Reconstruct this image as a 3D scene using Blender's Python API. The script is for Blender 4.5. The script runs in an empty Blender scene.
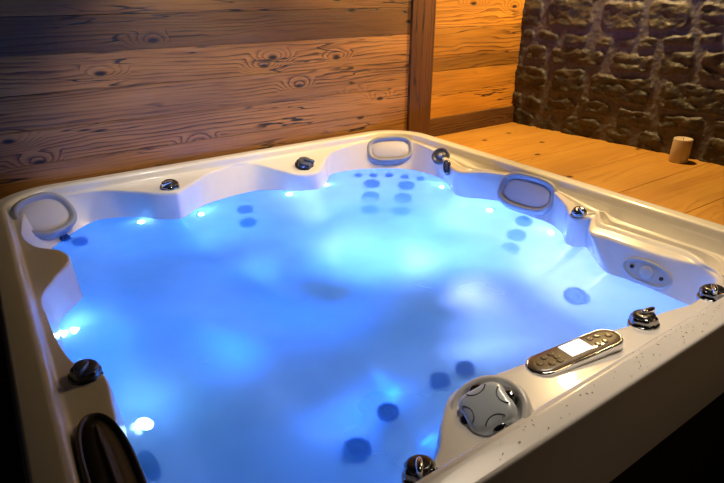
import bpy, bmesh, math, random
from mathutils import Vector, Matrix, noise
R = random.Random(11)
sc = bpy.context.scene
COL = sc.collection
PI = math.pi
S = 0.8          # metres per camera-height unit
CZ = 1.75        # camera height above the floor
def W(x, y, dz): return Vector((S*x, S*y, CZ + S*dz))
RIM = -1.0; WATER = -1.21; DECK = -1.14
WZ = CZ + S*WATER; DZ = CZ + S*DECK

# ------------------------------------------------------------------ helpers
def mesh_obj(name, verts, faces, mat=None, parent=None, smooth=True, loc=None):
    me = bpy.data.meshes.new(name)
    me.from_pydata([tuple(v) for v in verts], [], faces)
    me.update()
    if smooth:
        for p in me.polygons: p.use_smooth = True
    o = bpy.data.objects.new(name, me); COL.objects.link(o)
    if mat:
        for m in (mat if isinstance(mat, (list, tuple)) else [mat]): me.materials.append(m)
    if parent: o.parent = parent
    if loc is not None: o.location = loc
    return o
def fix_normals(o):
    bm = bmesh.new(); bm.from_mesh(o.data)
    bmesh.ops.recalc_face_normals(bm, faces=bm.faces[:]); bm.to_mesh(o.data); bm.free()
def tag(o, label=None, cat=None, group=None, kind=None):
    if label: o['label'] = label
    if cat: o['category'] = cat
    if group: o['group'] = group
    if kind: o['kind'] = kind
    return o
def lathe(profile, n=40, radial=None, close_top=True):
    """profile: list of (r, z). radial(theta, r, z) -> r factor"""
    vs, fs = [], []
    for r, z in profile:
        for k in range(n):
            a = 2*PI*k/n
            rr = r*(radial(a, r, z) if radial else 1.0)
            vs.append((rr*math.cos(a), rr*math.sin(a), z))
    for i in range(len(profile)-1):
        for k in range(n):
            k2 = (k+1) % n
            fs.append((i*n+k, i*n+k2, (i+1)*n+k2, (i+1)*n+k))
    fs.append(tuple(reversed(range(n))))
    if close_top: fs.append(tuple((len(profile)-1)*n+k for k in range(n)))
    return vs, fs
def outline_rings(outline, rings):
    """outline: list of (u,v); rings: list of (scale_u, scale_v, z); last ring is capped"""
    n = len(outline); vs, fs = [], []
    for su, sv, z in rings:
        vs += [(u*su, v*sv, z) for u, v in outline]
    for i in range(len(rings)-1):
        for k in range(n):
            k2 = (k+1) % n
            fs.append((i*n+k, i*n+k2, (i+1)*n+k2, (i+1)*n+k))
    fs.append(tuple(reversed(range(n)))); fs.append(tuple((len(rings)-1)*n+k for k in range(n)))
    return vs, fs
def superellipse(a, b, p=2.6, n=72):
    out = []
    for k in range(n):
        t = 2*PI*k/n; c, s = math.cos(t), math.sin(t)
        out.append((a*math.copysign(abs(c)**(2/p), c), b*math.copysign(abs(s)**(2/p), s)))
    return out
def stadium(L, w, n=20):
    out = []; h = L/2 - w/2
    for k in range(n+1):
        a = -PI/2 + PI*k/n; out.append((h + w/2*math.cos(a), w/2*math.sin(a)))
    for k in range(n+1):
        a = PI/2 + PI*k/n; out.append((-h + w/2*math.cos(a), w/2*math.sin(a)))
    return out
def place(o, pos, normal, spin=0.0, ref=Vector((1, 0, 0))):
    """stand an object's local z along normal, local x near ref turned by spin"""
    z = Vector(normal).normalized()
    x = (ref - z*ref.dot(z)).normalized(); y = z.cross(x)
    m = Matrix((x, y, z)).transposed().to_4x4()
    o.matrix_local = Matrix.Translation(Vector(pos)) @ m @ Matrix.Rotation(spin, 4, 'Z')
    return o
def box_vf(x0, x1, y0, y1, z0, z1):
    v = [(x, y, z) for z in (z0, z1) for y in (y0, y1) for x in (x0, x1)]
    f = [(0, 2, 3, 1), (4, 5, 7, 6), (0, 1, 5, 4), (2, 6, 7, 3), (0, 4, 6, 2), (1, 3, 7, 5)]
    return v, f

# ------------------------------------------------------------------ materials
def new_mat(name):
    m = bpy.data.materials.new(name); m.use_nodes = True
    nt = m.node_tree; b = nt.nodes['Principled BSDF']
    return m, nt, b
def N(nt, t, **kw):
    n = nt.nodes.new(t)
    for k, v in kw.items(): setattr(n, k, v)
    return n
def math_n(nt, op, a, b=None, clamp=False):
    n = N(nt, 'ShaderNodeMath', operation=op, use_clamp=clamp)
    for i, v in enumerate((a, b)):
        if v is None: continue
        if isinstance(v, (int, float)): n.inputs[i].default_value = v
        else: nt.links.new(v, n.inputs[i])
    return n.outputs[0]
def mixc(nt, fac, a, b, mode='MIX'):
    n = N(nt, 'ShaderNodeMix', data_type='RGBA', blend_type=mode)
    for sock, v in ((n.inputs[0], fac), (n.inputs[6], a), (n.inputs[7], b)):
        if isinstance(v, (int, float)): sock.default_value = v
        elif isinstance(v, tuple): sock.default_value = (*v, 1)
        else: nt.links.new(v, sock)
    return n.outputs[2]
def ramp(nt, src, lo, hi):
    n = N(nt, 'ShaderNodeMapRange', interpolation_type='SMOOTHSTEP')
    nt.links.new(src, n.inputs[0]); n.inputs[1].default_value = lo; n.inputs[2].default_value = hi
    return n.outputs[0]
def plain(name, col, rough=0.4, metal=0.0, coat=0.0, bump=0.0, bscale=200, var=0.0, vscale=8):
    m, nt, b = new_mat(name)
    b.inputs['Base Color'].default_value = (*col, 1)
    b.inputs['Roughness'].default_value = rough; b.inputs['Metallic'].default_value = metal
    b.inputs['Coat Weight'].default_value = coat; b.inputs['Coat Roughness'].default_value = 0.05
    tc = N(nt, 'ShaderNodeTexCoord')
    ns = N(nt, 'ShaderNodeTexNoise'); ns.inputs['Scale'].default_value = vscale; ns.inputs['Detail'].default_value = 4
    nt.links.new(tc.outputs['Object'], ns.inputs['Vector'])
    if var:
        c = mixc(nt, ns.outputs['Fac'], tuple(x*(1-var) for x in col), tuple(min(1, x*(1+var)) for x in col))
        nt.links.new(c, b.inputs['Base Color'])
    if bump:
        n2 = N(nt, 'ShaderNodeTexNoise'); n2.inputs['Scale'].default_value = bscale; n2.inputs['Detail'].default_value = 3
        nt.links.new(tc.outputs['Object'], n2.inputs['Vector'])
        bp = N(nt, 'ShaderNodeBump'); bp.inputs['Strength'].default_value = bump; bp.inputs['Distance'].default_value = 0.002
        nt.links.new(n2.outputs['Fac'], bp.inputs['Height']); nt.links.new(bp.outputs['Normal'], b.inputs['Normal'])
    return m
def wood(name, along, across, light, dark, knotc, freq=30, contrast=0.75, tone_amt=0.5, knots=1.0, rough=0.55, bump=0.35, knot_scale=(1.3, 5.0), coat=0.0, kmin=0.4, cracks=1.0):
    """weathered boards: grain that bends round knots; 'tone' and 'shift' are per-board attributes"""
    m, nt, b = new_mat(name); L = nt.links.new
    tc = N(nt, 'ShaderNodeTexCoord'); sp = N(nt, 'ShaderNodeSeparateXYZ'); L(tc.outputs['Object'], sp.inputs[0])
    ax = {'x': 0, 'y': 1, 'z': 2}
    A, C = sp.outputs[ax[along]], sp.outputs[ax[across]]
    at = N(nt, 'ShaderNodeAttribute', attribute_name='tone'); sh = N(nt, 'ShaderNodeAttribute', attribute_name='shift')
    tone, shift = at.outputs['Fac'], sh.outputs['Fac']
    def vec(sa, sc_, extra=7.0):
        c = N(nt, 'ShaderNodeCombineXYZ')
        L(math_n(nt, 'MULTIPLY', math_n(nt, 'ADD', A, math_n(nt, 'MULTIPLY', shift, 3.7)), sa), c.inputs[0])
        L(math_n(nt, 'MULTIPLY', C, sc_), c.inputs[1])
        L(math_n(nt, 'MULTIPLY', shift, extra), c.inputs[2])
        return c.outputs[0]
    def nz(v, detail=3, dist=0.0):
        n = N(nt, 'ShaderNodeTexNoise'); n.inputs['Scale'].default_value = 1.0
        n.inputs['Detail'].default_value = detail; n.inputs['Distortion'].default_value = dist
        L(v, n.inputs['Vector']); return n.outputs['Fac']
    vo = N(nt, 'ShaderNodeTexVoronoi', voronoi_dimensions='2D', feature='F1'); vo.inputs['Scale'].default_value = 1.0
    L(vec(knot_scale[0], knot_scale[1], 9.0), vo.inputs['Vector'])
    d = vo.outputs['Distance']
    near = math_n(nt, 'SUBTRACT', 1.0, ramp(nt, d, 0.0, 0.42))
    sprd = N(nt, 'ShaderNodeSeparateColor'); L(vo.outputs['Color'], sprd.inputs[0])
    has = math_n(nt, 'GREATER_THAN', sprd.outputs[0], kmin)
    near = math_n(nt, 'MULTIPLY', near, has)
    phase = math_n(nt, 'ADD', math_n(nt, 'MULTIPLY', C, freq), math_n(nt, 'MULTIPLY', nz(vec(0.9, 5.5), 3, 0.3), 7.0))
    phase = math_n(nt, 'ADD', phase, math_n(nt, 'MULTIPLY', near, 4.2))
    phase = math_n(nt, 'ADD', phase, math_n(nt, 'MULTIPLY', nz(vec(6, 60), 2), 0.45))
    saw = math_n(nt, 'FRACT', phase)
    line = math_n(nt, 'POWER', saw, 2.6)
    line = math_n(nt, 'MULTIPLY', line, ramp(nt, saw, 1.0, 0.9))
    amt = math_n(nt, 'MULTIPLY', line, ramp(nt, nz(vec(0.7, 8.0, 3.0), 2), 0.38, 0.62))
    amt = math_n(nt, 'ADD', math_n(nt, 'MULTIPLY', line, 0.25), amt)
    fine = nz(vec(3.5, 150), 3)
    amt = math_n(nt, 'ADD', amt, math_n(nt, 'MULTIPLY', math_n(nt, 'SUBTRACT', fine, 0.5), 1.3))
    # long wandering cracks along the grain
    cw = nz(vec(1.0, 13.0, 11.0), 3, 0.4)
    crack = math_n(nt, 'SUBTRACT', 1.0, ramp(nt, math_n(nt, 'ABSOLUTE', math_n(nt, 'SUBTRACT', cw, 0.53)), 0.004, 0.016))
    crack = math_n(nt, 'MULTIPLY', crack, ramp(nt, nz(vec(2.2, 4.0, 2.0), 2), 0.45, 0.62))
    crack = math_n(nt, 'MULTIPLY', crack, cracks)
    amt = math_n(nt, 'MULTIPLY', amt, contrast, clamp=True)
    c = mixc(nt, amt, light, dark)
    patch = nz(vec(1.1, 7.0, 5.0), 4)
    c = mixc(nt, ramp(nt, patch, 0.3, 0.75), c, mixc(nt, 0.5, c, dark))
    kn = math_n(nt, 'MULTIPLY', math_n(nt, 'SUBTRACT', 1.0, ramp(nt, d, 0.03, 0.10)), has)
    kn = math_n(nt, 'MAXIMUM', math_n(nt, 'MULTIPLY', kn, knots, clamp=True), crack)
    c = mixc(nt, kn, c, knotc)
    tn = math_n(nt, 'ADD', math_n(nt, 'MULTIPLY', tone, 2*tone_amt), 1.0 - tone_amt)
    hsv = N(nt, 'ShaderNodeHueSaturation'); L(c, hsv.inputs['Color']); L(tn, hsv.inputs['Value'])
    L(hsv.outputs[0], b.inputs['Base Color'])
    b.inputs['Roughness'].default_value = rough
    b.inputs['Coat Weight'].default_value = coat; b.inputs['Coat Roughness'].default_value = 0.25
    bp = N(nt, 'ShaderNodeBump'); bp.inputs['Strength'].default_value = bump; bp.inputs['Distance'].default_value = 0.004
    hgt = math_n(nt, 'SUBTRACT', math_n(nt, 'MULTIPLY', fine, 0.3), math_n(nt, 'ADD', amt, kn))
    L(hgt, bp.inputs['Height']); L(bp.outputs['Normal'], b.inputs['Normal'])
    return m
def set_attr(o, name, per_face):
    a = o.data.attributes.new(name, 'FLOAT', 'FACE')
    for i, v in enumerate(per_face): a.data[i].value = v
def boards(name, boxes, mat, tones, shifts, bevel=0.003, parent=None):
    """one mesh of several bevelled boards (x0,x1,y0,y1,z0,z1 in metres)"""
    bm = bmesh.new(); lt = bm.faces.layers.float.new('tone'); ls = bm.faces.layers.float.new('shift')
    for bx, t, s in zip(boxes, tones, shifts):
        b2 = bmesh.new(); v, f = box_vf(*bx)
        vv = [b2.verts.new(p) for p in v]
        for q in f: b2.faces.new([vv[i] for i in q])
        bmesh.ops.bevel(b2, geom=b2.edges[:], offset=bevel, segments=2, profile=0.5, affect='EDGES')
        mp = {w: bm.verts.new(w.co) for w in b2.verts}
        for q in b2.faces:
            g = bm.faces.new([mp[w] for w in q.verts]); g[lt] = t; g[ls] = s
        b2.free()
    bmesh.ops.recalc_face_normals(bm, faces=bm.faces[:])
    me = bpy.data.meshes.new(name); bm.to_mesh(me); bm.free()
    o = bpy.data.objects.new(name, me); COL.objects.link(o); me.materials.append(mat)
    if parent: o.parent = parent
    return o

M = {}
M['acrylic'] = plain('white_acrylic', (0.87, 0.855, 0.835), rough=0.25, coat=0.35, var=0.03, vscale=30)
M['rubber'] = plain('grey_pillow_foam', (0.38, 0.40, 0.46), rough=0.45, bump=0.15, bscale=400)
M['pad'] = plain('pale_pillow_pad', (0.62, 0.62, 0.66), rough=0.4, bump=0.1, bscale=400)
M['shadepad'] = plain('shaded_pillow_foam', (0.028, 0.024, 0.023), rough=0.5, bump=0.15, bscale=400)  # shade painted into the colour of the near-left pillow
M['shadepad2'] = plain('shaded_pillow_border', (0.065, 0.052, 0.050), rough=0.5, bump=0.1, bscale=400)  # border of that pillow, darkened for shade too
M['chrome'] = plain('dark_chrome', (0.30, 0.31, 0.33), rough=0.12, metal=1.0, var=0.2, vscale=60)
M['bright_chrome'] = plain('bright_chrome', (0.75, 0.76, 0.78), rough=0.1, metal=1.0)
M['silver'] = plain('satin_silver_plastic', (0.74, 0.84, 0.95), rough=0.28, metal=0.1, coat=0.6)
M['black'] = plain('black_plastic', (0.02, 0.022, 0.026), rough=0.25, coat=0.5)
M['slate'] = plain('slate_plastic', (0.07, 0.085, 0.12), rough=0.3, coat=0.5)
M['bronze'] = plain('bronze_panel_film', (0.14, 0.095, 0.05), rough=0.3, coat=0.6, bump=0.3, bscale=500, var=0.4, vscale=120)
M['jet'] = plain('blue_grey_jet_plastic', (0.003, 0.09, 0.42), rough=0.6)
M['plate'] = plain('pale_grey_plate', (0.55, 0.56, 0.58), rough=0.3)
M['wax'] = plain('cream_wax', (0.52, 0.44, 0.33), rough=0.5, var=0.06)
M['wax'].node_tree.nodes['Principled BSDF'].inputs['Subsurface Weight'].default_value = 0.15
M['cabinet'] = plain('dark_brown_cabinet', (0.02, 0.014, 0.01), rough=0.6, var=0.3)
M['floor'] = plain('dark_floor', (0.03, 0.022, 0.018), rough=0.7, var=0.3, vscale=3)
def emit(name, col, s):
    m, nt, b = new_mat(name)
    b.inputs['Base Color'].default_value = (0.8, 0.8, 0.8, 1)
    b.inputs['Emission Color'].default_value = (*col, 1); b.inputs['Emission Strength'].default_value = s
    return m
M['led'] = emit('led_lens', (0.85, 0.88, 1.0), 60.0)
M['screen'] = emit('lit_screen', (1.0, 0.99, 0.97), 1.6)
M['wall_wood'] = wood('old_wall_boards', 'x', 'z', (0.44, 0.195, 0.045), (0.060, 0.021, 0.007), (0.012, 0.006, 0.004), freq=52, contrast=1.1, tone_amt=0.6, bump=0.5, knot_scale=(2.6, 6.5), kmin=0.62)
M['gold_wood'] = wood('golden_wall_boards', 'x', 'z', (0.60, 0.265, 0.030), (0.12, 0.038, 0.006), (0.03, 0.012, 0.006), freq=40, contrast=0.9, tone_amt=0.6, bump=0.4, knot_scale=(2.6, 6.5), kmin=0.62)
M['post_wood'] = wood('post_timber', 'z', 'x', (0.15, 0.055, 0.012), (0.03, 0.011, 0.005), (0.02, 0.009, 0.006), freq=70, contrast=1.0, tone_amt=0.2)
M['base_wood'] = wood('baseboard_timber', 'x', 'z', (0.17, 0.075, 0.020), (0.03, 0.012, 0.006), (0.02, 0.009, 0.006), freq=60, contrast=1.0, tone_amt=0.2)
M['deck_wood'] = wood('pine_deck_boards', 'x', 'y', (0.62, 0.32, 0.055), (0.38, 0.155, 0.022), (0.06, 0.022, 0.008), freq=22, contrast=0.65, tone_amt=0.18, knots=1.0, rough=0.45, bump=0.12, knot_scale=(3.2, 4.6), coat=0.1, kmin=0.72, cracks=0.0)
# --- stone
def stone_mat():
    m, nt, b = new_mat('rubble_stone'); L = nt.links.new
    tc = N(nt, 'ShaderNodeTexCoord')
    mk = N(nt, 'ShaderNodeAttribute', attribute_name='mask').outputs['Fac']
    tn = N(nt, 'ShaderNodeAttribute', attribute_name='tone').outputs['Fac']
    ns = N(nt, 'ShaderNodeTexNoise'); ns.inputs['Scale'].default_value = 14; ns.inputs['Detail'].default_value = 6
    L(tc.outputs['Object'], ns.inputs['Vector'])
    s1 = mixc(nt, tn, (0.007, 0.006, 0.006), (0.026, 0.020, 0.015))
    s2 = mixc(nt, ramp(nt, ns.outputs['Fac'], 0.35, 0.7), s1, mixc(nt, 0.26, s1, (0.15, 0.11, 0.06)))
    mo = mixc(nt, ns.outputs['Fac'], (0.050, 0.044, 0.054), (0.088, 0.078, 0.092))
    L(mixc(nt, mk, mo, s2), b.inputs['Base Color'])
    b.inputs['Roughness'].default_value = 0.55
    n2 = N(nt, 'ShaderNodeTexNoise'); n2.inputs['Scale'].default_value = 45; n2.inputs['Detail'].default_value = 5
    L(tc.outputs['Object'], n2.inputs['Vector'])
    bp = N(nt, 'ShaderNodeBump'); bp.inputs['Strength'].default_value = 0.7; bp.inputs['Distance'].default_value = 0.012
    L(n2.outputs['Fac'], bp.inputs['Height']); L(bp.outputs['Normal'], b.inputs['Normal'])
    return m
M['stone'] = stone_mat()
def water_mat():
    m = bpy.data.materials.new('milky_water'); m.use_nodes = True
    nt = m.node_tree; nt.nodes.clear(); L = nt.links.new
    out = N(nt, 'ShaderNodeOutputMaterial')
    gl = N(nt, 'ShaderNodeBsdfRefraction'); gl.inputs['Color'].default_value = (*WATER_TINT, 1)
    gl.inputs['Roughness'].default_value = WATER_ROUGH; gl.inputs['IOR'].default_value = 1.33
    gs = N(nt, 'ShaderNodeBsdfGlossy'); gs.inputs['Roughness'].default_value = 0.42
    fr = N(nt, 'ShaderNodeFresnel'); fr.inputs['IOR'].default_value = 1.33
    m2 = N(nt, 'ShaderNodeMixShader')
    tr = N(nt, 'ShaderNodeBsdfTranslucent'); tr.inputs['Color'].default_value = (0.18, 0.60, 1.0, 1)
    mx = N(nt, 'ShaderNodeMixShader')
    tc = N(nt, 'ShaderNodeTexCoord')
    ns = N(nt, 'ShaderNodeTexNoise'); ns.inputs['Scale'].default_value = 2.2; ns.inputs['Detail'].default_value = 3
    L(tc.outputs['Object'], ns.inputs['Vector'])
    mr = N(nt, 'ShaderNodeMapRange'); L(ns.outputs['Fac'], mr.inputs[0])
    mr.inputs[1].default_value = 0.3; mr.inputs[2].default_value = 0.7
    mr.inputs[3].default_value = WATER_MILK[0]; mr.inputs[4].default_value = WATER_MILK[1]
    L(mr.outputs[0], mx.inputs[0]); L(gl.outputs[0], mx.inputs[1]); L(tr.outputs[0], mx.inputs[2])
    n2 = N(nt, 'ShaderNodeTexNoise'); n2.inputs['Scale'].default_value = 9; n2.inputs['Detail'].default_value = 2
    L(tc.outputs['Object'], n2.inputs['Vector'])
    bp = N(nt, 'ShaderNodeBump'); bp.inputs['Strength'].default_value = 0.15; bp.inputs['Distance'].default_value = 0.01
    L(n2.outputs['Fac'], bp.inputs['Height']); L(bp.outputs['Normal'], gl.inputs['Normal'])
    L(math_n(nt, 'MULTIPLY', fr.outputs[0], 0.45), m2.inputs[0]); L(mx.outputs[0], m2.inputs[1]); L(gs.outputs[0], m2.inputs[2]); L(m2.outputs[0], out.inputs['Surface'])
    return m
WATER_ROUGH = 0.17; WATER_MILK = (0.24, 0.44); WATER_TINT = (0.42, 0.72, 1.0)
M['water'] = water_mat()
# ------------------------------------------------------------------ tub shell
# rim: rounded rectangle (plan, in camera-height units)
RX0, RX1, RY0, RY1, RR = -0.115, 2.71, 0.57, 3.40, 0.33
def rim_curve():
    """dense list of (point, outward normal) clockwise seen from above, starting at the back-left"""
    out = []
    def seg(a, b, n, nn):
        for k in range(n): out.append((a.lerp(b, k/n), nn))
    def arc(c, a0, a1, n=40):
        for k in range(n):
            a = a0 + (a1-a0)*k/n; d = Vector((math.cos(a), math.sin(a)))
            out.append((c + d*RR, d))
    V = lambda x, y: Vector((x, y))
    arc(V(RX0+RR, RY1-RR), 0.75*PI, 0.5*PI, 20)
    seg(V(RX0+RR, RY1), V(RX1-RR, RY1), 160, V(0, 1))
    arc(V(RX1-RR, RY1-RR), 0.5*PI, 0)
    seg(V(RX1, RY1-RR), V(RX1, RY0+RR), 160, V(1, 0))
    arc(V(RX1-RR, RY0+RR), 0, -0.5*PI)
    seg(V(RX1-RR, RY0), V(RX0+RR, RY0), 160, V(0, -1))
    arc(V(RX0+RR, RY0+RR), -0.5*PI, -PI)
    seg(V(RX0, RY0+RR), V(RX0, RY1-RR), 160, V(-1, 0))
    arc(V(RX0+RR, RY1-RR), PI, 0.75*PI, 20)
    return out
RIMC = rim_curve()
# stations round the inside: ledge edge (x, y, dz), water line (x, y) or None, groove weight
ST = [
 ((0.113,3.270,-1.03),(0.135,2.999),0), ((0.29,3.285,-1.05),(0.364,3.236),0), ((0.44,3.270,-1.05),(0.500,3.221),0),
 ((0.600,3.150,-1.05),(0.610,3.150),0), ((0.690,3.060,-1.05),(0.685,3.055),0), ((0.788,3.007,-1.05),(0.787,3.000),0),
 ((0.837,3.035,-1.05),(0.842,3.030),0), ((0.913,3.101,-1.05),(0.905,3.085),0), ((1.072,3.240,-1.05),(0.995,3.137),0),
 ((1.215,3.285,-1.05),(1.115,3.171),0), ((1.35,3.285,-1.05),(1.238,3.190),0), ((1.424,3.228,-1.06),(1.367,3.190),0),
 ((1.490,3.145,-1.08),(1.475,3.130),0), ((1.545,3.060,-1.09),(1.552,3.050),0), ((1.620,3.010,-1.10),(1.645,3.000),0),
 ((1.710,3.000,-1.095),(1.725,2.995),0), ((1.800,3.080,-1.08),(1.835,3.090),0), ((1.944,3.222,-1.06),(1.940,3.205),0),
 ((2.104,3.270,-1.05),(2.064,3.215),0), ((2.283,3.272,-1.04),(2.212,3.174),0), ((2.510,3.200,-1.04),(2.384,3.071),0),
 ((2.580,3.060,-1.04),(2.488,2.954),0), ((2.560,2.821,-1.05),(2.526,2.703),0), ((2.442,2.555,-1.05),(2.470,2.555),0.2),
 ((2.374,2.416,-1.05),(2.395,2.425),0.5), ((2.385,2.346,-1.05),(2.388,2.332),0.7), ((2.478,2.282,-1.05),(2.470,2.235),0.5),
 ((2.563,2.161,-1.05),(2.534,2.112),0), ((2.585,2.040,-1.04),(2.486,1.880),0), ((2.580,1.850,-1.05),(2.490,1.740),0),
 ((2.434,1.625,-1.05),(2.432,1.615),0.5), ((2.340,1.528,-1.05),(2.345,1.525),0.7), ((2.332,1.472,-1.05),(2.340,1.472),0.8),
 ((2.384,1.440,-1.05),(2.385,1.436),0.9), ((2.325,1.405,-1.05),(2.350,1.380),1), ((2.248,1.350,-1.06),(2.228,1.215),1),
 ((2.258,1.280,-1.06),(2.238,1.128),1), ((2.269,1.130,-1.06),(2.249,1.035),1), ((2.299,0.966,-1.06),(2.250,0.880),1),
 ((2.300,0.850,-1.06),(2.250,0.800),0.8), ((2.240,0.770,-1.05),(2.215,0.765),0.3), ((2.107,0.745,-1.05),None,0),
 ((1.968,0.730,-1.05),None,0), ((1.840,0.757,-1.05),None,0), ((1.627,0.785,-1.05),None,0), ((1.408,0.838,-1.05),None,0),
 ((1.203,0.846,-1.05),None,0), ((1.005,0.871,-1.05),None,0), ((0.910,0.872,-1.05),None,0), ((0.806,0.800,-1.05),None,0),
 ((0.743,0.737,-1.05),None,0), ((0.684,0.705,-1.05),None,0), ((0.560,0.705,-1.05),None,0), ((0.350,0.740,-1.05),None,0),
 ((0.150,0.860,-1.05),None,0), ((0.070,1.066,-1.05),None,0), ((0.084,1.199,-1.05),None,0), ((0.103,1.367,-1.05),None,0),
 ((0.109,1.527,-1.05),None,0), ((0.052,1.613,-1.05),None,0), ((0.022,1.759,-1.05),None,0), ((0.010,1.973,-1.05),(0.039,2.150),0),
 ((0.012,2.129,-1.05),(0.058,2.223),0), ((0.074,2.270,-1.05),(0.109,2.290),0), ((0.153,2.420,-1.05),(0.161,2.368),0),
 ((0.137,2.538,-1.05),(0.135,2.530),0), ((0.044,2.652,-1.05),(0.055,2.660),0), ((0.010,2.830,-1.04),(0.050,2.800),0),
]
SUB = 10
def catmull(P, closed=True, sub=SUB):
    n = len(P); out = []
    for i in range(n):
        p0, p1, p2, p3 = P[(i-1) % n], P[i], P[(i+1) % n], P[(i+2) % n]
        for k in range(sub):
            t = k/sub
            # centripetal-like: damp tangents by neighbouring chord lengths
            l1 = max((p2-p1).length, 1e-6)
            m1 = (p2-p0)*(l1/max((p1-p0).length + l1, 1e-6)); m2 = (p3-p1)*(l1/max((p3-p2).length + l1, 1e-6))
            h00 = 2*t**3-3*t*t+1; h10 = t**3-2*t*t+t; h01 = -2*t**3+3*t*t; h11 = t**3-t*t
            out.append(p1*h00 + m1*h10 + p2*h01 + m2*h11)
    return out
def smooth_closed(P, width):
    n = len(P); ks = [math.exp(-(j/width)**2) for j in range(-3*width, 3*width+1)]; tot = sum(ks)
    return [sum((P[(i+j) % n]*ks[j+3*width] for j in range(-3*width, 3*width+1)), P[0]*0)/tot for i in range(n)]
E1 = catmull([Vector(s[0]) for s in ST])
n_st = len(ST)
wl = []
for i, (a, b, g) in enumerate(ST):
    if b is None:
        p, q = Vector(ST[i-1][0]), Vector(ST[(i+1) % n_st][0])
        d = (q-p).to_2d().normalized(); inn = Vector((d.y, -d.x))
        wl.append(Vector(a).to_2d() + inn*0.012)
    else: wl.append(Vector(b))
E2 = catmull([Vector((p.x, p.y, 0)) for p in wl])
GW = catmull([Vector((s[2], 0, 0)) for s in ST])
NT = len(E1)
# nearest place on the rim for every column, made monotonic and smooth
idx = []
for p in E1:
    q = p.to_2d()
    idx.append(min(range(len(RIMC)), key=lambda k: (RIMC[k][0]-q).length_squared))
NR = len(RIMC)
off = 0; un = []
for i, k in enumerate(idx):
    if un:
        while k+off < un[-1] - NR/2: off += NR
        while k+off > un[-1] + NR/2: off -= NR
    un.append(k+off)
base = [un[0] + NR*i/NT for i in range(NT)]
dv = [un[i]-base[i] for i in range(NT)]
dv = smooth_closed([Vector((d, 0, 0)) for d in dv], 5)
un = [base[i]+dv[i].x for i in range(NT)]
for i in range(1, NT): un[i] = max(un[i], un[i-1]+0.15)
def rim_at(u):
    k = int(math.floor(u)); f = u-k
    a, b = RIMC[k % NR], RIMC[(k+1) % NR]
    return a[0].lerp(b[0], f), a[1].lerp(b[1], f).normalized()
CEN = Vector((1.25, 1.95))
E2S = smooth_closed(E2, 16)
GROOVE = [(0.10, -0.030), (0.20, -0.036), (0.32, -0.030), (0.40, 0.000), (0.46, 0.0), (0.52, -0.026), (0.60, -0.026), (0.68, 0.010), (0.74, 0.012), (0.82, 0.004)]
def fillet(pts, ks, n=4):
    out = [pts[0]]
    for i in range(1, len(pts)-1):
        r = ks[i]
        if r <= 0: out.append(pts[i]); continue
        a, b, c = pts[i-1], pts[i], pts[i+1]
        ra = min(r, (a-b).length*0.45); rc = min(r, (c-b).length*0.45)
        p = b + (a-b).normalized()*ra; q = b + (c-b).normalized()*rc
        for k in range(n+1):
            t = k/n; out.append(p*(1-t)**2 + b*2*t*(1-t) + q*t*t)
    out.append(pts[-1]); return out
cols = []
for i in range(NT):
    P, nn = rim_at(un[i]); e1, e2, e2s, g = E1[i], E2[i], E2S[i], GW[i].x
    lip = 0.012 + 0.036*max(0.0, -nn.y) + 0.03*max(0.0, -nn.x)
    def o3(off, z): q = P + nn*off; return Vector((q.x, q.y, z))
    led = P - nn*0.108
    pts = [o3(lip-0.05, -1.285), o3(lip, -1.285), o3(lip*0.60, -1.16), o3(lip*0.10, -1.035), o3(0, RIM), o3(-0.07, RIM+0.004), o3(-0.088, RIM-0.002), o3(-0.100, -1.036)]
    rs = [0, 0.006, 0.03, 0.008, 0.010, 0.006, 0.014, 0.012]
    L0 = Vector((led.x, led.y, -1.042)); pts.append(L0); rs.append(0.006)
    for f, dz in GROOVE:
        q = L0.lerp(e1, f); pts.append(Vector((q.x, q.y, q.z + dz*g*1.5))); rs.append(0.004 if g > 0.05 else 0)
    pts.append(e1.copy()); rs.append(0.022)
    d = (Vector((e2.x, e2.y)) - e1.to_2d())
    pts.append(Vector((e2.x, e2.y, WATER))); rs.append(0.01)
    def inn(f, z, q=e2s): c = Vector((q.x, q.y)).lerp(CEN, f); return Vector((c.x, c.y, z))
    b1 = Vector((e2.x, e2.y)).lerp(Vector((e2s.x, e2s.y)), 0.5).lerp(CEN, 0.05)
    pts += [Vector((b1.x, b1.y, -1.36)), inn(0.17, -1.60), inn(0.40, -1.63), inn(0.62, -1.80), inn(0.85, -1.86)]
    rs += [0.05, 0.10, 0.16, 0.14, 0]
    # keep the same count everywhere: fillet radius tiny rather than zero
    rs = [0] + [max(r, 1e-4) for r in rs[1:-1]] + [0]
    cols.append(fillet(pts, rs, 4))
NP = len(cols[0])
sv = [W(p.x, p.y, p.z) for c in cols for p in c]
sf = []
for i in range(NT):
    j = (i+1) % NT
    for k in range(NP-1):
        sf.append((i*NP+k, i*NP+k+1, j*NP+k+1, j*NP+k))
sv.append(W(CEN.x, CEN.y, -1.87)); ci = len(sv)-1
for i in range(NT): sf.append((i*NP+NP-1, ci, ((i+1) % NT)*NP+NP-1))
tub = bpy.data.objects.new('hot_tub', None); COL.objects.link(tub)
tub.location = (0, 0, 0)
tag(tub, 'white acrylic hot tub full of glowing blue water beside the wood wall', 'hot tub')
shell = mesh_obj('shell', sv, sf, M['acrylic'], tub)
fix_normals(shell)
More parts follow.
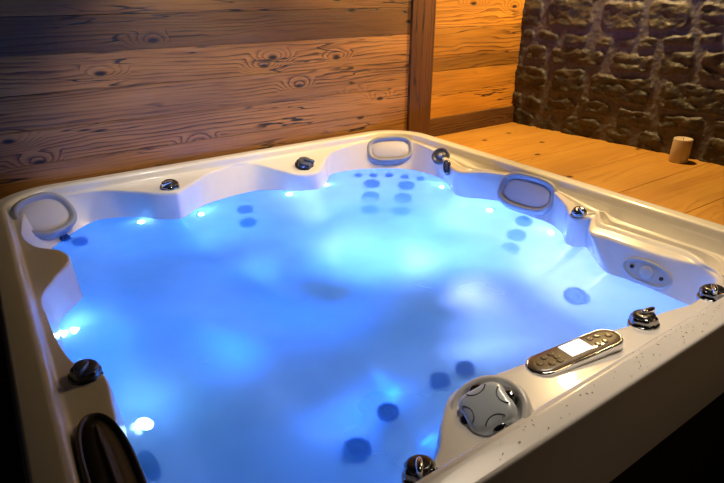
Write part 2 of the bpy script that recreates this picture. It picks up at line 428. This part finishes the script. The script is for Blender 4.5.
# water sheet, its edge tucked just into the wall
wv, wf = [], []
for f in (1.0, 0.75, 0.5, 0.25):
    for e in E2:
        q = Vector((e.x, e.y)); d = (q-CEN).normalized()
        q = CEN + (q-CEN)*f + (d*0.006 if f == 1.0 else d*0)
        wv.append(W(q.x, q.y, WATER))
for r in range(3):
    for i in range(NT):
        j = (i+1) % NT; wf.append((r*NT+i, r*NT+j, (r+1)*NT+j, (r+1)*NT+i))
wv.append(W(CEN.x, CEN.y, WATER))
for i in range(NT): wf.append((3*NT+i, 3*NT+(i+1) % NT, len(wv)-1))
cab_x0, cab_x1, cab_y0, cab_y1 = S*(RX0+0.02), S*(RX1-0.02), S*(RY0+0.02), S*(RY1-0.02)
bx = []
def cab_side(x0, x1, y0, y1):
    bx.append((x0, x1, y0, y1, 0.0, CZ-S*1.255))
nb = 14
for k in range(nb):
    a, b = cab_x0+(cab_x1-cab_x0)*k/nb, cab_x0+(cab_x1-cab_x0)*(k+1)/nb
    cab_side(a+0.002, b-0.002, cab_y0, cab_y0+0.02); cab_side(a+0.002, b-0.002, cab_y1-0.02, cab_y1)
    a, b = cab_y0+0.02+(cab_y1-cab_y0-0.04)*k/nb, cab_y0+0.02+(cab_y1-cab_y0-0.04)*(k+1)/nb
    cab_side(cab_x0, cab_x0+0.02, a+0.002, b-0.002); cab_side(cab_x1-0.02, cab_x1, a+0.002, b-0.002)
cab = boards('cabinet', bx, M['cabinet'], [R.random() for _ in bx], [R.random() for _ in bx], 0.003, tub)
cab['label'] = 'dark brown boarded cabinet under the rim'
water = mesh_obj('water', wv, [tuple(reversed(q)) for q in wf], M['water'])
tag(water, 'milky blue lit water filling the hot tub', 'water', kind='stuff')

# ---- pillows
def pillow(pos, nrm, a, b, spin, ring, pad, ref, label, lift=0.012, power=2.5, rh=1.0, w=0.030):
    ol = superellipse(a, b, power)
    k_ = w/0.030                                # w: width of the raised border
    def sc(d): d = min(d*k_ if d <= 0.030 else d, b*0.9); return ((a-d)/a, (b-d)/b)
    prof = [(0, -0.03), (0, 0.010), (0.003, 0.020), (0.010, 0.027), (0.018, 0.026), (0.026, 0.018), (0.030, 0.006), (0.050, 0.004)]
    o = mesh_obj('pillow', *outline_rings(ol, [(*sc(d), z*rh if z > 0 else z) for d, z in prof]), ring, tub)
    o['label'] = label
    place(o, Vector(pos)+Vector(nrm).normalized()*lift, nrm, spin, ref)
    prof = [(0.027, 0.000), (0.028, 0.008), (0.036, 0.013), (0.050, 0.015), (0.070, 0.017)]
    p = mesh_obj('pillow_pad', *outline_rings(ol, [(*sc(d), z*rh if z > 0 else z) for d, z in prof]), pad, o)
    return o
X = Vector((1, 0, 0))
pillow((0.098, 2.490, 0.880), (0.36, -0.64, 0.72), 0.125, 0.100, 0.0, M['rubber'], M['pad'], Vector((1, 0.45, 0.1)), 'grey oval headrest pillow in the back left corner')
pillow((1.950, 2.535, 0.862), (-0.42, -0.62, 0.72), 0.140, 0.088, 0.0, M['rubber'], M['pad'], Vector((1, -0.55, 0)), 'grey oval headrest pillow below the rear corner', power=3.0)
pillow((2.020, 1.555, 0.866), (-0.80, -0.25, 0.60), 0.140, 0.090, 0.0, M['rubber'], M['pad'], Vector((0.2, -1, 0)), 'grey oval headrest pillow in the side by the deck', power=3.0)
pillow((0.034, 0.880, 0.916), (0.25, 0.03, 0.97), 0.190, 0.050, 0.0, M['shadepad2'], M['shadepad'], Vector((0, 1, 0)), 'headrest pillow at the near left, shade painted into its colour', lift=0.006, rh=0.45, w=0.012)

# ---- air control knobs
def air_knob(pos, nrm, r, spin, ref, tilt=None, pocket=True, dark=False, label=None):
    def lob(a, rr, z): return 1 + (0.07*math.cos(6*a) if z > 0.004 else 0)
    prof = [(r*1.12, -0.01), (r*1.12, 0.002), (r*1.05, 0.005), (r*0.98, 0.005), (r*0.96, 0.016), (r*0.93, 0.022), (r*0.80, 0.027)]
    o = mesh_obj('air_control', *lathe(prof, 48, lob), M['black'] if dark else M['chrome'], tub)
    if label: o['label'] = label
    place(o, pos, nrm, spin, ref)
    cap = mesh_obj('cap', *lathe([(r*0.86, 0.018), (r*0.80, 0.030), (r*0.62, 0.0335), (r*0.30, 0.032), (r*0.1, 0.031)], 36), M['slate'] if dark else M['black'], o)
    ol = superellipse(r*0.62, r*0.24, 2.4, 36)
    lv = mesh_obj('lever', *outline_rings(ol, [(1, 1, 0.024), (1, 1, 0.036), (0.95, 0.85, 0.041), (0.75, 0.5, 0.043)]), M['slate'] if dark else M['bright_chrome'], o)
    lv.location = (-r*0.42, 0, 0)
    return o
air_knob((0.627, 2.478, 0.908), (0.05, -0.30, 0.95), 0.042, 0.3, X, label='silver grey air control beside the back left scoop')
air_knob((1.340, 2.488, 0.892), (0.05, -0.35, 0.93), 0.046, 2.6, X, dark=True, label='black air control on the back rim')
air_knob((1.900, 1.198, 0.908), (-0.25, -0.1, 0.96), 0.029, 1.2, X, label='chrome air control on the column by the deck side')
air_knob((1.359, 0.604, 0.910), (-0.05, 0.15, 0.98), 0.036, 2.9, X, label='chrome and black air control right of the lit panel')
air_knob((1.662, 0.566, 0.912), (-0.05, 0.15, 0.98), 0.036, 0.6, X, label='chrome air control in the front rim near the deck')
air_knob((0.515, 0.552, 0.912), (0.0, 0.2, 0.98), 0.033, 0.9, X, label='chrome air control left of the big diverter knob')
air_knob((0.049, 1.232, 0.912), (0.2, -0.1, 0.97), 0.034, 0.9, X, dark=True, label='dark air control on the left rim')

# ---- waterfall disc and its oval knob in the rear corner
d = mesh_obj('speaker_disc', *lathe([(0.050, -0.01), (0.050, 0.005), (0.046, 0.009), (0.036, 0.008), (0.033, 0.004), (0.026, 0.004), (0.022, 0.008), (0.012, 0.010), (0.004, 0.010)], 40), M['slate'], tub)
d['label'] = 'round slate blue disc in the rear corner'
place(d, (2.006, 2.152, 0.913), (-0.62, -0.35, 0.70), 0, X)
hub = mesh_obj('hub', *lathe([(0.012, 0.006), (0.011, 0.013), (0.004, 0.014)], 20), M['plate'], d)
k = mesh_obj('slide_knob', *outline_rings(superellipse(0.040, 0.021, 2.3, 40), [(1, 1, -0.01), (1, 1, 0.010), (0.93, 0.88, 0.018), (0.75, 0.6, 0.021)]), M['black'], tub)
k['label'] = 'small black oval knob beside the slate disc'
place(k, (1.938, 2.022, 0.893), (-0.75, -0.35, 0.55), 0, Vector((0, -0.3, -1)))
kc = mesh_obj('cap', *outline_rings(superellipse(0.026, 0.008, 2.3, 30), [(1, 1, 0.016), (0.95, 0.9, 0.024), (0.6, 0.6, 0.025)]), M['slate'], k)

# ---- filter plate with two screws
pl = mesh_obj('access_plate', *outline_rings(superellipse(0.088, 0.042, 2.1, 60), [(1, 1, -0.01), (1, 1, 0.006), (0.96, 0.93, 0.010), (0.90, 0.82, 0.010), (0.88, 0.78, 0.006), (0.84, 0.70, 0.006), (0.3, 0.2, 0.007)]), M['plate'], tub)
pl['label'] = 'pale oval plate with two screws on the inner wall'
PN = Vector((-0.957, -0.151, 0.30)).normalized()
place(pl, Vector((1.807, 0.835, 0.832)), PN, 0.0, Vector((-0.1, -1, -0.02)))
for s in (-1, 1):
    so = mesh_obj('screw', *lathe([(0.007, 0.003), (0.007, 0.010), (0.004, 0.011)], 16), M['black'], pl); so.location = (0.052*s, 0, 0)
bo = mesh_obj('centre_boss', *lathe([(0.024, 0.004), (0.024, 0.012), (0.021, 0.015), (0.008, 0.016)], 32), M['plate'], pl)

# ---- diverter knob
KN = Vector((-0.45, 0.02, 0.88)).normalized()
def lob4(a, rr, z): return 1 + (0.085*math.cos(4*a) if z > 0.012 else 0)
col = mesh_obj('knob_collar', *lathe([(0.090, -0.03), (0.090, 0.012), (0.087, 0.020), (0.080, 0.024), (0.073, 0.021), (0.069, 0.012), (0.066, 0.004)], 56), M['acrylic'], tub)
place(col, (0.744, 0.592, 0.914), KN, 0, X)
kb = mesh_obj('diverter_knob', *lathe([(0.058, 0.0), (0.059, 0.022), (0.058, 0.032), (0.053, 0.039), (0.043, 0.042), (0.025, 0.044), (0.01, 0.0445)], 72, lob4), M['silver'], tub)
kb['label'] = 'large silver four-lobed diverter knob at the front rim'
place(kb, (0.744, 0.592, 0.914), KN, 0.45, X)
for q in range(4):
    vs, fs = [], []
    a0 = PI/4 + q*PI/2; c = Vector((math.cos(a0), math.sin(a0)))*0.058
    n = 16
    for i in range(n+1):
        a = a0 + PI + (i/n-0.5)*2.0
        cc, ra = c + Vector((math.cos(a), math.sin(a)))*0.027, 0.0016
        dr = Vector((math.cos(a), math.sin(a)))
        for j in range(6):
            b = 2*PI*j/6
            vs.append((cc.x + dr.x*ra*math.cos(b), cc.y + dr.y*ra*math.cos(b), 0.0425 + ra*math.sin(b)))
    for i in range(n):
        for j in range(6): fs.append((i*6+j, i*6+(j+1) % 6, (i+1)*6+(j+1) % 6, (i+1)*6+j))
    mesh_obj('grip_line', vs, fs, M['slate'], kb)
    pr = [(0.016, 0.006), (0.016, 0.030), (0.012, 0.034), (0.005, 0.035)]
    gp = mesh_obj('grip_insert', *lathe(pr, 24), M['chrome'], kb); gp.location = (c.x*0.86, c.y*0.86, 0)

# ---- control panel
PNL = Vector((1.078, 0.622, 0.917)); PNN = Vector((-0.06, 0.10, 1)).normalized(); PRF = Vector((1, -0.17, 0))
ol = stadium(0.292, 0.082)
def ss(d): return ((0.146-d)/0.146, (0.041-d)/0.041)
bz = mesh_obj('control_panel', *outline_rings(ol, [(*ss(0), -0.02), (*ss(0), 0.006), (*ss(0.002), 0.010), (*ss(0.005), 0.011), (*ss(0.008), 0.009)]), M['bright_chrome'], tub)
bz['label'] = 'pill-shaped control panel with a lit screen'
place(bz, PNL, PNN, 0, PRF)
fc = mesh_obj('face', *outline_rings(ol, [(*ss(0.006), 0.004), (*ss(0.006), 0.0105), (*ss(0.009), 0.0125), (*ss(0.02), 0.0130)]), M['bronze'], bz)
scn = mesh_obj('screen', *outline_rings([(-0.034, -0.024), (0.034, -0.024), (0.034, 0.024), (-0.034, 0.024)], [(1, 1, 0.010), (1, 1, 0.0145)]), M['screen'], bz, smooth=False)
scn.location = (0.006, 0.004, 0)
for ux, uy in [(-0.112, 0.0), (-0.088, 0.014), (-0.088, -0.014), (-0.064, 0.016), (-0.064, -0.016), (-0.060, 0.0), (0.062, 0.014), (0.062, -0.014), (0.086, 0.014), (0.086, -0.014), (0.112, 0.0)]:
    bt = mesh_obj('button', *lathe([(0.0085, 0.010), (0.0085, 0.0145), (0.0065, 0.0152), (0.003, 0.0148)], 20), M['bronze'], bz); bt.location = (ux, uy, 0)

# ---- jets under the water and the lights at the water line
JETS = [((1.706,2.519,0.713),(-0.269,-0.819,0.507),0.024),((1.785,2.478,0.703),(-0.422,-0.742,0.521),0.024),((1.862,2.426,0.702),(-0.534,-0.646,0.545),0.024),
 ((1.925,2.355,0.697),(-0.661,-0.477,0.579),0.024),((1.970,2.265,0.710),(-0.821,-0.181,0.541),0.024),
 ((1.741,2.432,0.617),(-0.372,-0.681,0.631),0.048),((1.890,2.292,0.619),(-0.669,-0.348,0.656),0.050),((1.685,2.362,0.508),(-0.383,-0.674,0.632),0.050),
 ((1.817,2.234,0.514),(-0.680,-0.333,0.653),0.052),((1.601,2.248,0.463),(-0.036,-0.058,0.998),0.048),((1.722,2.130,0.464),(-0.066,-0.025,0.997),0.050),
 ((0.978,2.475,0.629),(0.06,-0.853,0.519),0.042),((0.961,2.407,0.526),(0.079,-0.84,0.537),0.044),
 ((1.963,1.511,0.717),(-0.924,0.072,0.374),0.045),((1.901,1.495,0.600),(-0.848,0.04,0.528),0.048),((1.838,1.469,0.504),(-0.833,0.123,0.539),0.048),
 ((0.154,2.455,0.778),(0.638,-0.509,0.578),0.024),((0.207,2.452,0.715),(0.606,-0.56,0.564),0.036),((0.118,1.061,0.697),(0.933,-0.074,0.352),0.045),
 ((0.636,1.927,0.153),(0.492,-0.378,0.784),0.060),((0.635,0.947,0.454),(0.013,0.077,0.997),0.042),((0.794,1.013,0.451),(-0.06,0.113,0.992),0.034),
 ((1.016,1.027,0.451),(0.01,0.094,0.996),0.034),((1.124,1.022,0.451),(0.014,0.095,0.995),0.034),((1.708,1.032,0.552),(-0.869,0.201,0.453),0.050)]
def jet_proto(r):
    def notch(a, rr, z): return 1 + (0.04*math.cos(10*a) if z > 0.008 else 0)
    o = mesh_obj('jet', *lathe([(r, -0.012), (r, 0.006), (r*0.95, 0.012), (r*0.80, 0.014), (r*0.66, 0.008), (r*0.60, 0.004), (r*0.42, 0.004), (r*0.38, 0.012), (r*0.22, 0.013), (r*0.16, 0.006)], 40, notch), M['jet'], tub)
    return o
for pos, nrm, r in JETS:
    place(jet_proto(r), pos, nrm, 0, X if abs(nrm[0]) < 0.9 else Vector((0, 1, 0)))
LEDS = [((0.479,2.51,0.735),(-0.1,-0.9,0.3)),((0.74,2.452,0.728),(0.488,-0.786,0.379)),((1.218,2.446,0.742),(-0.3,-0.8,0.288)),((1.439,2.440,0.765),(0.5,-0.75,0.15)),
 ((1.97,2.08,0.726),(-0.864,0.321,0.388)),((1.96,1.722,0.688),(-0.808,-0.321,0.494)),((1.949,1.338,0.739),(-0.804,0.404,0.436)),
 ((0.064,1.735,0.72),(0.875,-0.186,0.446)),((0.030,1.687,0.772),(0.923,-0.041,0.382)),((0.150,1.240,0.640),(0.55,0.0,0.83))]
for i, (pos, nrm) in enumerate(LEDS):
    r = 0.016 if i != 9 else 0.024
    rf = X if abs(nrm[0]) < 0.8 else Vector((0, 1, 0))
    o = mesh_obj('underwater_light', *lathe([(r*1.5, -0.01), (r*1.5, 0.004), (r*1.2, 0.007), (r*0.9, 0.004)], 28), M['acrylic'], tub); place(o, pos, nrm, 0, rf)
    o['label'] = 'small underwater light'
    mesh_obj('lens', *lathe([(r, 0.002), (r*0.95, 0.007), (r*0.5, 0.010), (r*0.2, 0.0105)], 24), M['led'], o)

# ---- water drops on the front rim
dv_, df_ = [], []
for k in range(110):
    x = R.uniform(1.02, 1.62) if k < 85 else R.uniform(0.62, 1.05); y = R.uniform(S*0.585, S*0.648); r = R.uniform(0.0005, 0.0016)
    el = R.uniform(1, 2.2); an = R.uniform(0, PI); zt = CZ - S*0.9955
    b0 = len(dv_)
    for hz, fr in ((-0.0004, 1.0), (0.35*r, 0.85), (0.6*r, 0.5), (0.68*r, 0.15)):
        for j in range(8):
            a = 2*PI*j/8; u, v = r*fr*el*math.cos(a), r*fr*math.sin(a)
            dv_.append((x + u*math.cos(an)-v*math.sin(an), y + u*math.sin(an)+v*math.cos(an), zt+hz))
    for q in range(3):
        for j in range(8): df_.append((b0+q*8+j, b0+q*8+(j+1) % 8, b0+(q+1)*8+(j+1) % 8, b0+(q+1)*8+j))
    df_.append(tuple(b0+24+j for j in range(8)))
M['drop'] = plain('clear_drop', (0.86, 0.85, 0.83), rough=0.15)
tag(mesh_obj('water_droplets', dv_, df_, M['drop']), 'fine water drops on the front rim of the tub', 'water drops', kind='stuff')

# ------------------------------------------------------------------ room
# back wall of old boards; seams follow the photograph's heights
WY = S*3.42
zs = [-2.2, -1.88, -1.55, -1.28, -1.09, -0.885, -0.70, -0.512, -0.318, -0.13, 0.07, 0.28, 0.5, 0.75, 1.06]
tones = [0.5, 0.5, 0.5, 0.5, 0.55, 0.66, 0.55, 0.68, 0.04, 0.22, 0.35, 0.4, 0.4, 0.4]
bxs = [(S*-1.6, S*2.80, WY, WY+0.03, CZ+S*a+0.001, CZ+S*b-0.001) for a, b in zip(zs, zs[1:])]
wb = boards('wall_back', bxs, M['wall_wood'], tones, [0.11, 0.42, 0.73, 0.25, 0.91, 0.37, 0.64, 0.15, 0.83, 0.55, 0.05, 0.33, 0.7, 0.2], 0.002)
tag(wb, 'wall of old brown horizontal boards behind the tub', 'wall', kind='structure')
zs2 = [-1.14, -0.79, -0.615, -0.512, -0.285, -0.05, 0.17, 0.4, 0.66, 1.06]
t2 = [0.66, 0.60, 0.08, 0.38, 0.70, 0.5, 0.5, 0.5, 0.5]
bxs = [(S*3.0, S*4.12, WY+0.002, WY+0.032, CZ+S*a+0.001, CZ+S*b-0.001) for a, b in zip(zs2, zs2[1:])]
wb2 = boards('wall_corner', bxs, M['gold_wood'], t2, [0.21, 0.62, 0.13, 0.85, 0.47, 0.3, 0.7, 0.9, 0.1], 0.002)
tag(wb2, 'golden board wall between the post and the stone wall', 'wall', kind='structure')
post = boards('trim_post', [(S*2.795, S*3.022, WY-0.022, WY+0.06, DZ-0.05, CZ+S*1.06)], M['post_wood'], [0.5], [0.4], 0.004)
tag(post, 'dark upright timber post in the board wall', 'post', kind='structure')
bb = boards('baseboard_corner', [(S*3.024, S*4.09, WY-0.016, WY+0.02, DZ, CZ-S*0.988)], M['base_wood'], [0.5], [0.7], 0.003)
tag(bb, 'dark timber baseboard at the foot of the golden boards', 'baseboard', kind='structure')
# deck of pine boards running to the stone wall
ys = [-1.6, -1.2, -0.8, -0.36, 0.06, 0.47, 0.88, 1.305, 1.71, 2.112, 2.52, 2.93, 3.41]
bxs = [(S*2.795, S*4.22, S*a+0.0012, S*b-0.0012, DZ-0.04, DZ) for a, b in zip(ys, ys[1:])]
dk = boards('deck', bxs, M['deck_wood'], [R.uniform(0.35, 0.65) for _ in bxs], [R.random() for _ in bxs], 0.002)
tag(dk, 'pine board deck between the tub and the stone wall', 'deck', kind='structure')
# stone wall
def stone_wall():
    A = Vector((4.06*S, 3.43*S)); B = Vector((4.26*S, 1.3*S)); d = (B-A).normalized()
    nrm = Vector((d.y, -d.x)); nrm = nrm if nrm.x < 0 else -nrm
    LEN, Z0, Z1 = 4.2, DZ-0.02, CZ+S*1.06
    rows = []; z = Z0 - 0.03; r = random.Random(5)
    while z < Z1:
        h = r.choice([0.07, 0.09, 0.12, 0.16, 0.18]); st = []; u = -r.uniform(0, 0.2)
        while u < LEN + 0.3:
            w = min(max(h*r.uniform(0.9, 2.7), 0.13), 0.46); g = r.uniform(0.012, 0.028)
            st.append((u+g, u+w-g, r.uniform(-0.012, 0.012), r.uniform(0.75, 1.1), r.random(), r.uniform(-0.5, 0.5), r.uniform(-0.5, 0.5), r.uniform(0, 0.014))); u += w
        rows.append((z, z+h, st)); z += h
    NU, NV = 520, 250
    vs, mask, tone = [], [], []
    for j in range(NV+1):
        zz = Z0 + (Z1-Z0)*j/NV
        for i in range(NU+1):
            uu = LEN*(i/NU)**1.15
            pu = noise.noise((uu*3.1, zz*3.1, 1.7)); pv = noise.noise((uu*2.3, zz*3.1, 9.2))
            wu = uu + 0.045*pu + 0.014*noise.noise((uu*14, zz*14, 3)); wz = zz + 0.050*pv + 0.014*noise.noise((uu*14, zz*14, 8))
            hgt, mk, tn = 0.0, 0.0, 0.5
            for z0, z1, st in rows:
                if z0 <= wz < z1:
                    for u0, u1, dz, ro, t, sx, sy, gz in st:
                        if u0 <= wu < u1:
                            hw, hh = (u1-u0)/2, (z1-z0)/2 - 0.011 - gz*0.5
                            x, y = wu-(u0+u1)/2, wz-(z0+z1)/2 - dz*0.3
                            rr = min(hw, hh)*0.62
                            qx, qy = abs(x)-hw+rr, abs(y)-hh+rr
                            sd = math.hypot(max(qx, 0), max(qy, 0)) + min(max(qx, qy), 0) - rr
                            dep = -sd
                            if dep > 0:
                                e = min(1, dep/0.014); e = e*e*(3-2*e)
                                f = noise.fractal((uu*9+t*50, zz*13, t*9), 1.0, 2.0, 4)
                                cr = noise.voronoi((uu*7+t*30, zz*16, t*5))[0]
                                hgt = e*(0.010*ro + 0.012*f + 0.022*sx*x/hw*0.5 + 0.016*sy*y/hh*0.5 + 0.022*(cr[1]-cr[0]))
                                mk, tn = e, t
                            break
                    break
            hgt += 0.004*noise.fractal((uu*30, zz*30, 4), 1.0, 2.0, 3)
            p = A + d*uu + nrm*hgt
            vs.append((p.x, p.y, zz)); mask.append(mk); tone.append(tn)
    fs = [(j*(NU+1)+i, j*(NU+1)+i+1, (j+1)*(NU+1)+i+1, (j+1)*(NU+1)+i) for j in range(NV) for i in range(NU)]
    o = mesh_obj('wall_right', vs, fs, M['stone'], smooth=True)
    for nm, dat in (('mask', mask), ('tone', tone)):
        a = o.data.attributes.new(nm, 'FLOAT', 'POINT'); a.data.foreach_set('value', dat)
    return o
sw = stone_wall()
tag(sw, 'dark rubble stone wall behind the deck', 'wall', kind='structure')
fl = mesh_obj('floor', [(-3, -3, 0), (4.5, -3, 0), (4.5, 3.2, 0), (-3, 3.2, 0)], [(0, 1, 2, 3)], M['floor'], smooth=False)
tag(fl, 'dark floor around the tub', 'floor', kind='structure')

# ------------------------------------------------------------------ candle
cd = bpy.data.objects.new('candle', None); COL.objects.link(cd); cd.location = (4.06*S, 1.855*S, DZ)
tag(cd, 'cream pillar candle on the pine deck against the stone wall', 'candle')
rc, hc = 0.050, 0.134
cb = mesh_obj('wax_body', *lathe([(rc*0.97, 0.0), (rc, 0.004), (rc, hc-0.006), (rc*0.97, hc), (rc*0.90, hc+0.001), (rc*0.80, hc-0.006), (rc*0.5, hc-0.011), (rc*0.1, hc-0.012)], 56, lambda a, r_, z: 1+0.008*math.sin(3*a+1)), M['wax'], cd)
wk = mesh_obj('wick', *lathe([(0.0015, hc-0.013), (0.0016, hc-0.004), (0.0012, hc+0.004)], 10), M['black'], cd)
# ------------------------------------------------------------------ camera
cam = bpy.data.cameras.new('camera'); co = bpy.data.objects.new('camera', cam); COL.objects.link(co)
cam.sensor_fit = 'HORIZONTAL'; cam.sensor_width = 36.0; cam.lens = 545.0/724.0*36.0
cam.clip_start = 0.02
pitch, az = math.radians(24.945), math.radians(55.452)
fw = Vector((math.cos(az)*math.cos(pitch), math.sin(az)*math.cos(pitch), -math.sin(pitch)))
rt = Vector((math.sin(az), -math.cos(az), 0)); up = rt.cross(fw)
co.matrix_world = Matrix.Translation((0, 0, CZ)) @ Matrix((rt, up, -fw)).transposed().to_4x4()
sc.camera = co
# ------------------------------------------------------------------ light
def lamp(name, kind, loc, energy, col, target=None, **kw):
    l = bpy.data.lights.new(name, kind); l.energy = energy; l.color = col
    for k, v in kw.items(): setattr(l, k, v)
    o = bpy.data.objects.new(name, l); COL.objects.link(o); o.location = loc
    if target is not None:
        o.rotation_euler = (Vector(target)-Vector(loc)).to_track_quat('-Z', 'Y').to_euler()
    return o
WARM = (1.0, 0.66, 0.26)
lamp('warm_downlight', 'SPOT', (3.06, 1.95, 2.55), 165, WARM, (2.80, 2.15, 0.85), spot_size=2.4, spot_blend=0.8, shadow_soft_size=0.05)
lamp('wall_fill', 'SPOT', (2.05, 2.15, 2.55), 75, WARM, (1.95, 2.74, 1.15), spot_size=1.5, spot_blend=1.0, shadow_soft_size=0.05)  # added spot, warms the right part of the board wall
lamp('side_fill', 'SPOT', (2.35, 1.15, 2.5), 60, (1.0, 0.70, 0.36), (2.12, 1.10, 0.9), spot_size=0.85, spot_blend=1.0, shadow_soft_size=0.04)  # added spot, brightens the rim and arm beside the deck
lamp('front_fill', 'SPOT', (1.55, 0.95, 2.5), 72, (1.0, 0.82, 0.62), (1.25, 0.50, 0.9), spot_size=1.05, spot_blend=1.0, shadow_soft_size=0.3)  # added fill for the front rim, set back to keep the lip unlit
lamp('lip_fill', 'SPOT', (1.9, -0.9, 2.4), 9, (1.0, 0.58, 0.24), (1.3, 0.45, 0.85), spot_size=0.9, spot_blend=1.0, shadow_soft_size=0.1)  # added weak fill that gives the front lip its brown
lamp('back_downlight', 'SPOT', (0.92, 2.00, 2.5), 62, (1.0, 0.90, 0.80), (0.85, 2.66, 0.95), spot_size=1.1, spot_blend=0.9, shadow_soft_size=0.06)
# added spots under water, without fixtures, lighting the walls and surface from inside
def underwater_fill(loc, e, c, target, size=None, cone=2.0):
    lamp('underwater_fill', 'SPOT', loc, e, c, target, spot_size=cone, spot_blend=1.0, shadow_soft_size=0.05)
BLUE = (0.0, 0.18, 1.0); PALE = (0.38, 0.40, 1.0); MIDB = (0.08, 0.26, 1.0)
underwater_fill((0.90, 1.30, 0.285), 125, BLUE, (0.62, 1.72, 1.0), None, 2.0)
underwater_fill((1.10, 1.45, 0.285), 115, PALE, (1.45, 1.82, 1.0), None, 2.0)
underwater_fill((1.00, 1.20, 0.285), 75, BLUE, (1.25, 1.25, 1.0), None, 1.6)
for deg, e, c in ((-30, 72, (0.55, 0.44, 1.0)), (15, 48, PALE), (60, 40, PALE), (115, 38, MIDB), (180, 32, BLUE), (240, 32, BLUE), (300, 40, PALE)):
    a = math.radians(deg)
    underwater_fill((1.05+0.1*math.cos(a), 1.60+0.1*math.sin(a), 0.40), e*1.3, c, (1.05+math.cos(a), 1.60+math.sin(a), 0.78 if deg < 170 else 0.56), None, 1.15 if deg < 170 else 1.0)
for p, n in LEDS:
    o = lamp('led_glow', 'POINT', Vector(p)+Vector(n).normalized()*0.018, 0.13, (0.45, 0.6, 1.0), shadow_soft_size=0.006)
w = bpy.data.worlds.new('World'); sc.world = w; w.use_nodes = True
bg = w.node_tree.nodes['Background']; bg.inputs[0].default_value = (0.55, 0.5, 0.5, 1); bg.inputs[1].default_value = 0.012
vs_ = sc.view_settings
sc.display_settings.display_device = 'sRGB'
vs_.view_transform = 'Standard'; vs_.look = 'None'; vs_.gamma = 1.0; vs_.use_curve_mapping = False; vs_.exposure = 0.0
sc.cycles.max_bounces = 10; sc.cycles.transmission_bounces = 8; sc.cycles.diffuse_bounces = 4
sc.cycles.sample_clamp_indirect = 6.0
sc.cycles.use_denoising = True
